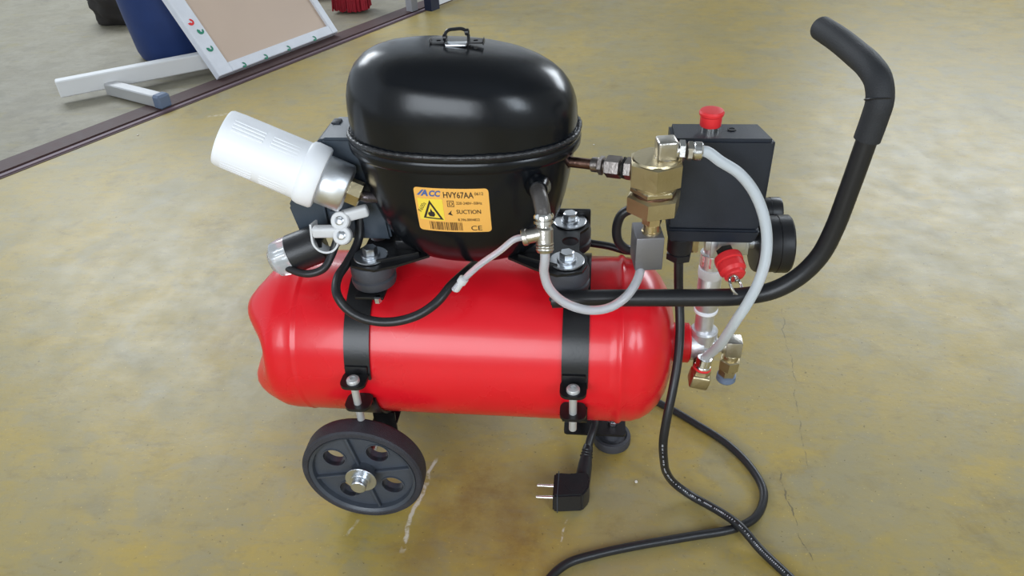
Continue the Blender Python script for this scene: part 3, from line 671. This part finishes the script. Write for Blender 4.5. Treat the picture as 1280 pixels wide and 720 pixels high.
# white nylon clamps
for (p, q, nm) in (((-.258, -.030, .398), (-.288, -.037, .3925), 'upper'), ((-.286, -.045, .378), (-.322, -.046, .3775), 'lower')):
    p, q = Vector(p), Vector(q); bm = BM(); e = q-p; rot = frame_m((0, 0, 0), e, Vector((0, 0, 1)).cross(e)).to_3x3()
    box(bm, (p+q)/2, (e.length, .012, .013), rot, .003, 3)
    c_ = q if nm == 'upper' else p
    lathe(bm, c_+Vector((0, -.006, -.002)), (0, -.85, .5), [(.0095, -.008), (.0108, -.005), (.0108, .002), (.0095, .0035)], 24)
    cl = obj('cable_clamp', bm, CLP, AC, 'translucent white nylon cable clamp')
    bm = BM(); lathe(bm, c_+Vector((0, -.006, -.002)), (0, -.85, .5), [(.005, .003), (.0052, .0045), (.0036, .0055), (0, .0056)], 18); obj('clamp_screw', bm, STEEL, cl)
bm = BM(); N = 20; pts_o = [(.0165*math.cos(PI+t*PI/N), .0165*math.sin(PI+t*PI/N)) for t in range(N+1)]; pts_i = [(.0142*math.cos(PI+t*PI/N), .0142*math.sin(PI+t*PI/N)) for t in range(N, -1, -1)]
plate(bm, [(-.0165, .018)]+pts_o+[(.0165, .010), (.0142, .010)]+pts_i+[(-.0142, .018)], [], .020, frame_m((-.3085, -.040, .366), (1, 0, 0), (0, 0.25, 1))); obj('capacitor_saddle', bm, CLP, AC, 'white plastic saddle bracket')

# intake filter --------------------------------------------------------
f0 = Vector((-.2675, -.032, .4205)); fa = (Vector((-.400, -.040, .489))-f0).normalized()
def fl_at(h): return f0+fa*h
bm = BM(); tube(bm, [(-.222, -.040, .418), (-.240, -.036, .417), (-.255, -.033, .416), (-.264, -.032, .4180), (-.270, -.032, .4215)], .0062, 16)
it = obj('intake_tube', bm, mat('blackened_tube', (.10, .085, .09), .25, .8, bump=.3, bscale=300), AC, 'dark bent intake tube')
bm = BM(); hexp(bm, fl_at(-.006), fl_at(.012), .0255, rot=.25); FLT = obj('intake_filter', bm, BRASSP, AC, 'intake filter: white plastic canister on an aluminium base and brass hexagon')
bm = BM(); lathe(bm, f0, fa, [(.022, .009), (.0268, .011), (.0280, .013), (.0280, .0385), (.027, .040)], 48); obj('filter_base', bm, ALU, FLT, label='aluminium filter base')
bm = BM(); lathe(bm, f0, fa, [(.027, .040), (.0340, .0405), (.0358, .043), (.0362, .056), (.0350, .061), (.0328, .063), (.0324, .090), (.0320, .135), (.0313, .1500), (.0300, .1525), (.028, .1530), (.0275, .1522), (0, .1525)], 64)
can = obj('filter_canister', bm, WPL, FLT, label='white plastic filter canister')
a_, b_, x_ = basis(fa)
wv_ = Vector((.068, -.843, -.506)); A0 = math.atan2(wv_.dot(b_), wv_.dot(a_))
for (h0, h1, ang) in [(h0, h1, A0+q*PI/2) for q in range(4) for h0, h1 in ((.070, .100), (.108, .142))]:
    bm = BM()
    for k in range(4):
        an = ang+(k-1.5)*.13; c_ = f0+fa*(h0+h1)/2+(a_*math.cos(an)+b_*math.sin(an))*.0324
        R_ = Matrix((fa, -(a_*math.sin(an))+b_*math.cos(an), a_*math.cos(an)+b_*math.sin(an))).transposed()
        if R_.determinant() < 0: R_ = Matrix((fa, (a_*math.sin(an))-b_*math.cos(an), a_*math.cos(an)+b_*math.sin(an))).transposed()
        box(bm, c_, (h1-h0, .0026, .0007), R_, .0003, 1)
    obj('louvre', bm, WPL, FLT)

# service tube, tee and clear hoses --------------------------------------
bm = BM(); lathe(bm, (-.0605, -.062, .449), (.10, -.9, .10), [(.013, 0), (.0135, .004), (.0105, .010), (.0095, .014)], 24); sv = obj('service_stub', bm, BLK, AC)
bm = BM(); tube(bm, [(-.0600, -.070, .450), (-.0592, -.079, .4505), (-.0565, -.090, .450), (-.0535, -.100, .443), (-.0520, -.105, .437)], .0080, 20); obj('service_tube', bm, mat('grey_brown_tube', (.11, .10, .095), .35, .4, bump=.4, bscale=300), sv)
T = Vector((-.0505, -.113, .4225)); TD = Vector((.02, -.30, -1)).normalized(); TU = -TD
bm = BM(); base = Vector((-.0520, -.105, .4385))
lathe(bm, base, TD, [(.0090, -.002), (.0104, 0), (.0104, .003), (.0082, .0035), (.0082, .005), (.0100, .0055), (.0100, .0085), (.0078, .009), (.0078, .013)], 24); obj('tee_collar', bm, CHROME, AC)
bm = BM(); cyl(bm, T+TU*.006, T+TD*.017, .0086, seg=24, ch=.002)
ta = (Vector((-.0765, -.115, .4165))-T).normalized(); cyl(bm, T, T+ta*.020, .0075, seg=22, ch=.001); cyl(bm, T+ta*.018, T+ta*.023, .0088, seg=22)
lathe(bm, T+TD*.010, TD, [(.0086, 0), (.0092, .001), (.0086, .002), (.0086, .003), (.0092, .004), (.0086, .005), (.0086, .006), (.0092, .007), (.0080, .010)], 24)
obj('tee_fitting', bm, NICK, AC, 'satin nickel tee fitting')
bm = BM(); q0 = T+ta*.023; tube(bm, [q0-ta*.003, q0+ta*.008, (-.096, -.119, .4035), (-.117, -.122, .388), (-.134, -.123, .371), (-.1400, -.123, .364), (-.1465, -.123, .356)], .0034, 14)
hs = obj('stub_hose', bm, CLEAR, AC, 'short clear hose with a plugged end')
bm = BM(); qa = Vector((-.1370, -.123, .3675)); qd = Vector((-.045, 0, -.07)).normalized(); lathe(bm, qa-qd*.005, qd, [(.0036, 0), (.0052, .001), (.0052, .007), (.0038, .008), (.0038, .018), (.003, .0195)], 16); obj('hose_plug', bm, CLP, hs)
q1 = T+TD*.019
bm = BM(); LP = [q1-TD*.004, q1+TD*.008, (-.0515, -.116, .376), (-.0465, -.115, .356), (-.034, -.114, .340), (-.0185, -.113, .3305), (-.001, -.112, .3265), (.017, -.109, .3285), (.032, -.101, .3345), (.0425, -.088, .341), (.0490, -.072, .3475), (.0515, -.0585, .3545), (.0520, -.055, .362)]
tube(bm, LP, .0050, 18); obj('return_hose', bm, CLEAR, AC, 'clear curved oil return hose')
bm = BM(); tube(bm, LP, .0026, 10); obj('hose_bore', bm, CLP, bpy.data.objects['return_hose'])
bm = BM(); cyl(bm, (.0515, -.0585, .3535), (.052, -.055, .366), .0062, seg=20); obj('hose_clip', bm, NICK, AC)

# discharge tube and brass valve -------------------------------------------
VX, VY = .0595, -.055
d0 = Vector((-.031, -.020, .456)); d1 = Vector((.036, -.048, .4620)); dd = (d1-d0).normalized(); LL = (d1-d0).length
bm = BM(); cyl(bm, d0-dd*.012, d0+dd*.034, .0058, seg=18); dt = obj('discharge_tube', bm, COPPER, AC, 'tarnished copper discharge tube')
bm = BM(); lathe(bm, d0-dd*.004, dd, [(.012, -.003), (.0095, .003), (.0062, .006)], 20); obj('tube_braze', bm, BLK, dt)
bm = BM(); cyl(bm, d0+dd*.028, d0+dd*.036, .0080, seg=20); hexp(bm, d0+dd*.036, d0+dd*.042, .0175); cyl(bm, d0+dd*.042, d0+dd*.0445, .0072); hexp(bm, d0+dd*.0445, d0+dd*.062, .0205, rot=.2)
cyl(bm, d0+dd*.062, d0+dd*.064, .0078); hexp(bm, d0+dd*.066, d0+dd*.075, .0205, rot=.2)
obj('union_nut', bm, mat('tarnished_nickel', (.36, .32, .30), .32, 1.0, bump=.3, bscale=300, var=.3, vscale=90), dt, label='nickel plated union nuts')
bm = BM(); hexp(bm, d0+dd*.0635, d0+dd*.0665, .022, rot=.5); obj('union_seal', bm, CABLE, dt)
bm = BM(); cyl(bm, d0+dd*.074, d0+dd*.09, .007); obj('union_nipple', bm, BRASS, dt)
zv = .4500
def P_(z): return (VX, VY, z)
bm = BM(); hexp(bm, P_(.4500), P_(.4780), .0500, rot=.52, ch=.0022); lathe(bm, P_(.4770), (0, 0, 1), [(.0245, 0), (.0235, .0022), (.0, .0024)], 48)
VB = obj('valve_body', bm, BRASS, AC, 'large aged brass hexagonal valve body')
bm = BM(); cyl(bm, P_(.4475), P_(.4505), .0235, seg=36); cyl(bm, P_(.4415), P_(.4480), .0255, seg=6, ch=.0015, rot=.2); obj('valve_ring', bm, BRASS, VB)
bm = BM(); cyl(bm, P_(.4385), P_(.4420), .0225, seg=36); obj('valve_neck', bm, COPPER, VB)
bm = BM(); hexp(bm, P_(.4180), P_(.4395), .0500, rot=.28, ch=.0022); obj('valve_nut', bm, BRASS, VB)
bm = BM(); hexp(bm, P_(.4020), P_(.4185), .0190, rot=.25); cyl(bm, P_(.388), P_(.4025), .0090); lathe(bm, P_(.3905), (0, 0, 1), [(.0102, 0), (.0102, .003), (.0095, .0036)], 24); obj('valve_stem', bm, BRASSP, VB)
bm = BM(); box(bm, (VX-.0030, VY+.004, .3710), (.0300, .036, .041), Matrix.Rotation(.12, 3, 'Z'), .0014); blk = obj('separator_block', bm, GREYAL, AC, 'grey cast aluminium block under the brass valve')
# nickel elbow on top with hose nut
bm = BM(); EX, EY = .0680, -.056
box(bm, (EX, EY, .4890), (.0205, .0205, .0215), Matrix.Rotation(.15, 3, 'Z'), .003, 3); lathe(bm, (EX, EY, .4765), (0, 0, 1), [(.0120, 0), (.0120, .0022), (.010, .003)], 28)
eb = obj('elbow_fitting', bm, NICK, AC, 'satin nickel elbow on the brass valve')
ed = Vector((1, -.02, -.03)).normalized(); e0 = Vector((EX+.010, EY, .4870))
bm = BM(); cyl(bm, e0-ed*.002, e0+ed*.002, .0085); hexp(bm, e0+ed*.002, e0+ed*.009, .0185, rot=.2); obj('elbow_nut', bm, CHROME, eb)
bm = BM(); hexp(bm, e0+ed*.0105, e0+ed*.0165, .0175, rot=.4); obj('compression_nut', bm, NICK, eb)
bm = BM(); kn = e0+ed*.0165; a_, b_, x_ = basis(ed); NK = 22; G = []
for j in range(8):
    G.append([bm.verts.new(kn+ed*(.0013*j)+(a_*math.cos(2*PI*i/(2*NK))+b_*math.sin(2*PI*i/(2*NK)))*(.0089+(.0006 if (i+j) % 2 else 0)-(.0012 if j in (0, 7) else 0))) for i in range(2*NK)])
for A, B in zip(G, G[1:]):
    for i in range(2*NK): bm.faces.new((A[i], A[(i+1) % (2*NK)], B[(i+1) % (2*NK)], B[i]))
bm.faces.new(G[0]); bm.faces.new(G[-1]); obj('knurled_collar', bm, CHROME, eb, smooth=10)
h0 = kn+ed*.009
bm = BM(); tube(bm, [h0-ed*.006, h0+ed*.004, (.122, -.058, .4765), (.141, -.062, .4655), (.157, -.067, .448), (.168, -.075, .427), (.1735, -.084, .405), (.1735, -.094, .383), (.1685, -.102, .361), (.160, -.107, .338), (.1525, -.107, .318), (.1475, -.098, .292), (.1445, -.082, .262), (.1415, -.062, .235), (.1385, -.0465, .214), (.1370, -.041, .205)], .0056, 18)
obj('unloader_hose', bm, PTFE, AC, 'milky white hose arching from the brass elbow down to the tank outlet')

# pressure switch -----------------------------------------------------------
PX0, PX1 = .0770, .1825; PY0, PY1 = -.022, .038
bm = BM()
prism(bm, [(PX0+.002, PY0, .3760), (PX1-.001, PY0, .3760), (PX1-.001, PY1, .3760), (PX0+.002, PY1, .3760)],
      [(PX0, PY0+.001, .4830), (PX1, PY0+.001, .4830), (PX1-.010, PY1-.012, .4815), (PX0-.001, PY1-.012, .4815)], .0035)
PS = obj('pressure_switch', bm, PLAS, AC, 'black plastic pressure switch cover with red knob')
bm = BM(); prism(bm, [(PX0+.006, PY0+.002, .3575), (PX1-.006, PY0+.002, .3575), (PX1-.006, PY1-.002, .3575), (PX0+.006, PY1-.002, .3575)],
                 [(PX0+.002, PY0-.0005, .3752), (PX1-.001, PY0-.0005, .3752), (PX1-.001, PY1, .3752), (PX0+.002, PY1, .3752)], .0022); obj('switch_base', bm, PLAS, PS)
kx, ky = .1175, .004
bm = BM(); cyl(bm, (kx, ky, .4800), (kx, ky, .4900), .0088, seg=24); obj('knob_shaft', bm, CHROME, PS)
bm = BM(); lathe(bm, (kx, ky, .4880), (0, 0, 1), [(.0105, 0), (.0112, .001), (.0114, .011), (.0128, .0125), (.0131, .0150), (.0118, .0170), (.006, .0178), (0, .0172)], 36); obj('switch_knob', bm, REDP, PS, label='red pull knob')
bm = BM(); lathe(bm, (kx+.023, ky+.002, .4828), (0, 0, 1), [(.0045, 0), (.0045, .0006), (.003, .0006), (.003, -.001), (0, -.001)], 16); obj('cover_screw', bm, CABLE, PS)
gx, gy = .0975, -.006
bm = BM(); cyl(bm, (gx, gy, .338), (gx, gy, .3590), .0145, seg=32, ch=.001); hexp(bm, (gx, gy, .3265), (gx, gy, .3385), .0265, rot=.3, ch=.002); lathe(bm, (gx, gy, .3270), (0, 0, -1), [(.010, 0), (.008, .003), (.006, .004)], 24); obj('cable_gland', bm, TUBE, PS, label='black cable gland')
bm = BM(); box(bm, (.1155, .0, .347), (.008, .010, .022), bev=.001); cyl(bm, (.1155, -.0, .333), (.1155, 0, .338), .004); obj('brass_terminal', bm, BRASSP, PS)
# manifold
bm = BM(); box(bm, (.148, .002, .3500), (.046, .030, .0165), bev=.002); box(bm, (.1355, .002, .345), (.008, .034, .024), bev=.001); box(bm, (.1685, .002, .345), (.012, .026, .018), bev=.001)
cyl(bm, (.176, .004, .345), (.188, .004, .345), .0075)
MF = obj('manifold', bm, ALU, AC, 'cast metal manifold under the switch')
# safety valve
v0 = Vector((.1450, -.026, .3515)); vd = Vector((.26, -.88, -.38)).normalized()
bm = BM(); hexp(bm, v0-vd*.002, v0+vd*.009, .017); SVV = obj('safety_valve', bm, mat('dark_oxide_metal', (.05, .045, .04), .4, .6), AC, 'red capped safety valve')
bm = BM(); lathe(bm, v0, vd, [(.0105, .0075), (.0150, .009), (.0156, .012), (.0156, .0165), (.0142, .0175), (.0142, .0190), (.0150, .0200), (.0148, .0275), (.0130, .0295), (.0118, .0310), (.0118, .0345), (.0100, .0362), (.004, .0365)], 36); obj('valve_cap', bm, REDP, SVV)
bm = BM(); cyl(bm, v0+vd*.035, v0+vd*.0425, .0033, seg=14); obj('valve_pin', bm, CHROME, SVV)
bm = BM(); rx = Vector((-.30, -.92, -.08)).normalized(); rc = v0+vd*.0405+rx*.0105
def ringt(bm, c, X, Y, R, r, turns=1.0, pitch=0.0, ph=0.0):
    X = Vector(X).normalized(); Y = Vector(Y); Y = (Y-X*Y.dot(X)).normalized(); Zz = X.cross(Y); n = int(36*turns)
    tube(bm, [c+X*R*math.cos(ph+2*PI*turns*i/n)+Y*R*math.sin(ph+2*PI*turns*i/n)+Zz*pitch*i/n for i in range(n+1)], r, 7, raw=True)
ringt(bm, rc, rx, (.55, .05, -.60), .0118, .0011, 2.05, .0024, .1); obj('pull_ring', bm, CHROME, SVV)
# riser pipe
pt, pb = Vector((.1375, .002, .348)), Vector((.1380, 0, .212)); pd = (pb-pt).normalized()
bm = BM(); lathe(bm, pt, pd, [(.0115, .006), (.0115, .016), (.0142, .0165), (.0142, .034), (.0132, .035), (.0132, .050), (.0138, .051), (.0138, .095), (.0128, .097), (.0115, .0975), (.0115, .140)], 32); RP = obj('riser_pipe', bm, ALU2, AC, 'bright nickel riser pipe')
bm = BM(); lathe(bm, pt, pd, [(.0135, .0365), (.0146, .037), (.0148, .045), (.0142, .049), (.0135, .0495)], 28); obj('thread_tape', bm, TAPE, RP)
bm = BM(); lathe(bm, pt, pd, [(.0118, .0965), (.0145, .0975), (.0143, .1005), (.0116, .1015)], 28); obj('thread_tape', bm, TAPE, RP)
bm = BM(); lathe(bm, pt, pd, [(.0135, .0170), (.0150, .0172), (.0150, .0310), (.0135, .0315)], 8, rot=.2); obj('riser_nut', bm, CHROME, RP)
# outlet cross
OC = Vector((.139, 0, .194))
bm = BM(); box(bm, OC, (.030, .028, .030), bev=.004, seg=3); cyl(bm, OC+Vector((-.020, 0, 0)), OC+Vector((.0, 0, 0)), .0205, seg=32); cyl(bm, OC, OC+Vector((0, 0, .026)), .0170, seg=28, ch=.002); cyl(bm, OC, OC+Vector((.026, 0, 0)), .0085, seg=24)
lathe(bm, OC, (-.15, -.9, -.42), [(.014, .006), (.0145, .016), (.012, .018)], 28); cyl(bm, OC+Vector((-.010, -.004, .004)), OC+Vector((-.012, -.004, .020)), .004)
OX = obj('outlet_cross', bm, ALU2, AC, 'bright nickel four way fitting at the tank outlet')
bm = BM(); box(bm, (.1770, -.002, .1945), (.0200, .020, .0240), bev=.0018); cyl(bm, (.163, -.001, .194), (.168, -.001, .194), .0098); DE = obj('drain_elbow', bm, NICK, AC, 'brass toned elbow with drain valve')
bm = BM(); cyl(bm, (.1760, -.003, .175), (.1765, -.003, .183), .0095); hexp(bm, (.1750, -.004, .1600), (.1757, -.004, .1760), .0235, rot=.35); hexp(bm, (.1740, -.005, .1500), (.1745, -.005, .1605), .0195, rot=.1); obj('drain_nut', bm, BRASS, DE)
bm = BM(); lathe(bm, (.1740, -.005, .1505), (-.03, -.05, -1), [(.0100, 0), (.0122, .001), (.0124, .008), (.0105, .0105), (.004, .011)], 32); obj('drain_cap', bm, BLUEP, DE, label='blue grey plastic drain cap')
# fitting that takes the milky hose, under the cross
fn = Vector((.1370, -.0415, .2070)); fd = Vector((-.10, .34, -1)).normalized(); fd2 = Vector((-.14, -.1, -1)).normalized()
bm = BM(); cyl(bm, fn, fn+fd2*.011, .0092, seg=24); lathe(bm, fn+fd2*.011, fd2, [(.0095, 0), (.0102, .001), (.0102, .004), (.0095, .005)], 24); HF = obj('hose_fitting', bm, CHROME, AC, 'hose fitting below the tank outlet')
bm = BM(); cyl(bm, fn+fd2*.0135, fn+fd2*.0165, .0108, seg=24); obj('red_seal', bm, REDP, HF)
bm = BM(); hexp(bm, fn+fd2*.016, fn+fd2*.023, .0205, rot=.2); box(bm, fn+fd2*.031, (.0235, .023, .019), Matrix.Rotation(.2, 3, 'Y'), .003, 3); obj('fitting_block', bm, BRASS, HF)
bm = BM(); cyl(bm, OC+Vector((0, -.005, -.008)), fn+fd2*.03+Vector((0, .006, 0)), .009); obj('fitting_link', bm, COPPER, HF)
# gauges (backs to us, faces to the right)
def gauge(c, ax, R, L_, name, lab):
    c = Vector(c); ax = Vector(ax).normalized(); bm = BM()
    lathe(bm, c, ax, [(R*.55, -.002), (R*.93, 0), (R*.98, .002), (R, .005), (R, L_*.62), (R*1.03, L_*.63), (R*1.03, L_-.002), (R*.98, L_), (R*.92, L_), (R*.92, L_-.003), (R*.90, L_-.004)], 56)
    g_ = obj(name, bm, TUBE, AC, lab)
    bm = BM(); lathe(bm, c, ax, [(R*.91, L_-.0038), (R*.6, L_-.0022), (0, L_-.0018)], 48); obj('gauge_glass', bm, CLRCAP, g_)
    bm = BM(); lathe(bm, c, ax, [(R*.90, L_-.006), (0, L_-.006)], 48); obj('gauge_dial', bm, TAPE, g_)
    return g_
gauge((.183, .010, .339), (1, .05, .0), .0330, .040, 'pressure_gauge', 'large black pressure gauge seen from behind')
gauge((.186, .060, .352), (1, .05, 0), .0185, .034, 'pressure_gauge', 'small black gauge behind the large one')

# power cord ----------------------------------------------------------------
CP = [(gx, gy, .334), (.0985, -.008, .316), (.1005, -.012, .290), (.1035, -.022, .262), (.1045, -.038, .238), (.1025, -.058, .212), (.0975, -.078, .182), (.0925, -.092, .150), (.0905, -.098, .118), (.0940, -.094, .082), (.1000, -.086, .050), (.1130, -.080, .022), (.134, -.086, .0080), (.170, -.1135, .0105), (.190, -.1370, .0155), (.212, -.1645, .0080), (.239, -.197, .0056), (.262, -.228, .0056), (.27, -.28, .0056), (.20, -.335, .0056), (.08, -.33, .0056), (-.02, -.29, .0056), (-.052, -.247, .0056), (-.042, -.222, .0056), (-.022, -.2005, .0056), (.010, -.186, .0056), (.056, -.1705, .0056), (.127, -.1505, .0056), (.187, -.1330, .0056), (.216, -.112, .0056), (.231, -.074, .0056), (.222, -.034, .0056), (.195, .010, .0056), (.154, .048, .0056), (.116, .079, .0056), (.07, .108, .0060), (.040, .104, .020), (.018, .080, .042), (.010, .040, .052), (.008, .005, .055), (.005, -.018, .051), (.001, -.030, .0425), (-.0015, -.038, .0350), (-.004, -.046, .0290)]
bm = BM(); tube(bm, CP, .0055, 14, 8); PC = obj('power_cord', bm, CABLE, AC, 'black power cord looping over the floor')
# printed text along the cord: small pale dashes riding on the sheath
Qs = spline(CP, 8); bm = BM(); acc = 0; random.seed(5)
for i in range(8*8, 8*17):
    a, b = Qs[i], Qs[i+1]; d = (b-a); L_ = d.length; d.normalize(); toc = (Vector((0, -.767, .817))-a); side = d.cross(toc).normalized(); nn = side.cross(d).normalized()
    # print faces up and forward as on the real sheath
    up = Vector((-.15, -.55, .8)); nn = (up-d*up.dot(d)).normalized(); side = d.cross(nn); k = int(L_/.0020); 
    for j in range(k):
        if random.random() < .28: continue
        p = a+(b-a)*((j+.5)/k)+nn*.0055; l_, w_ = random.uniform(.0004, .0008), random.uniform(.0006, .0011)
        V = [bm.verts.new(p+d*sx*l_+side*sy*w_-nn*.0001+nn*e) for e in (0, .00025) for sx, sy in ((-1, -1), (1, -1), (1, 1), (-1, 1))]
        for f in ((0, 1, 2, 3), (4, 5, 6, 7), (0, 1, 5, 4), (1, 2, 6, 5), (2, 3, 7, 6), (3, 0, 4, 7)): bm.faces.new([V[x] for x in f])
obj('cord_print', bm, INKW, PC, kind='stuff', smooth=0)
# plug lying on the floor
pa = Vector((-.0020, -.039, .0345)); pbv = Vector((-.0075, -.080, .0180)); pdv = (pbv-pa).normalized()
bm = BM(); lathe(bm, pa, pdv, [(.0058, -.006), (.0066, -.004), (.0078, .003), (.0070, .004), (.0070, .006), (.0084, .007), (.0076, .008), (.0076, .010), (.0090, .011), (.0082, .012), (.0084, .015), (.0094, .022), (.0108, .050)], 22); obj('plug_sleeve', bm, CABLE, PC)
bm = BM(); pz0, pz1 = .0015, .034
dxp = -.0055
ou = [(-.040, -.083), (-.0335, -.0815), (-.0165, -.082), (-.0120, -.080), (.0045, -.078), (.0085, -.090), (.0070, -.106), (-.0010, -.1185), (-.0330, -.1225), (-.040, -.1215)]
prism(bm, [(x+dxp, y, pz0) for x, y in ou], [(x*.97-.0006+dxp, y*.985-.0015, pz1) for x, y in ou], .0022)
pgb = obj('plug_body', bm, CABLE, PC, 'black moulded angled mains plug')
bm = BM(); box(bm, (-.0335+dxp, -.1020, .018), (.0012, .0415, .034), bev=.0003); obj('plug_seam', bm, RIM, PC)
bm = BM(); lathe(bm, (-.013+dxp, -.100, .0335), (0, 0, 1), [(.013, -.002), (.012, .0008), (0, .0012)], 24); obj('plug_boss', bm, CABLE, PC)
for y in (-.0925, -.1115):
    bm = BM(); lathe(bm, (-.040+dxp, y, .018), (-1, -.03, 0), [(.0024, -.004), (.0024, .010), (.0021, .011), (.0021, .020), (.0014, .022)], 16); obj('plug_pin', bm, CHROME, PC, label='bright metal plug pin')
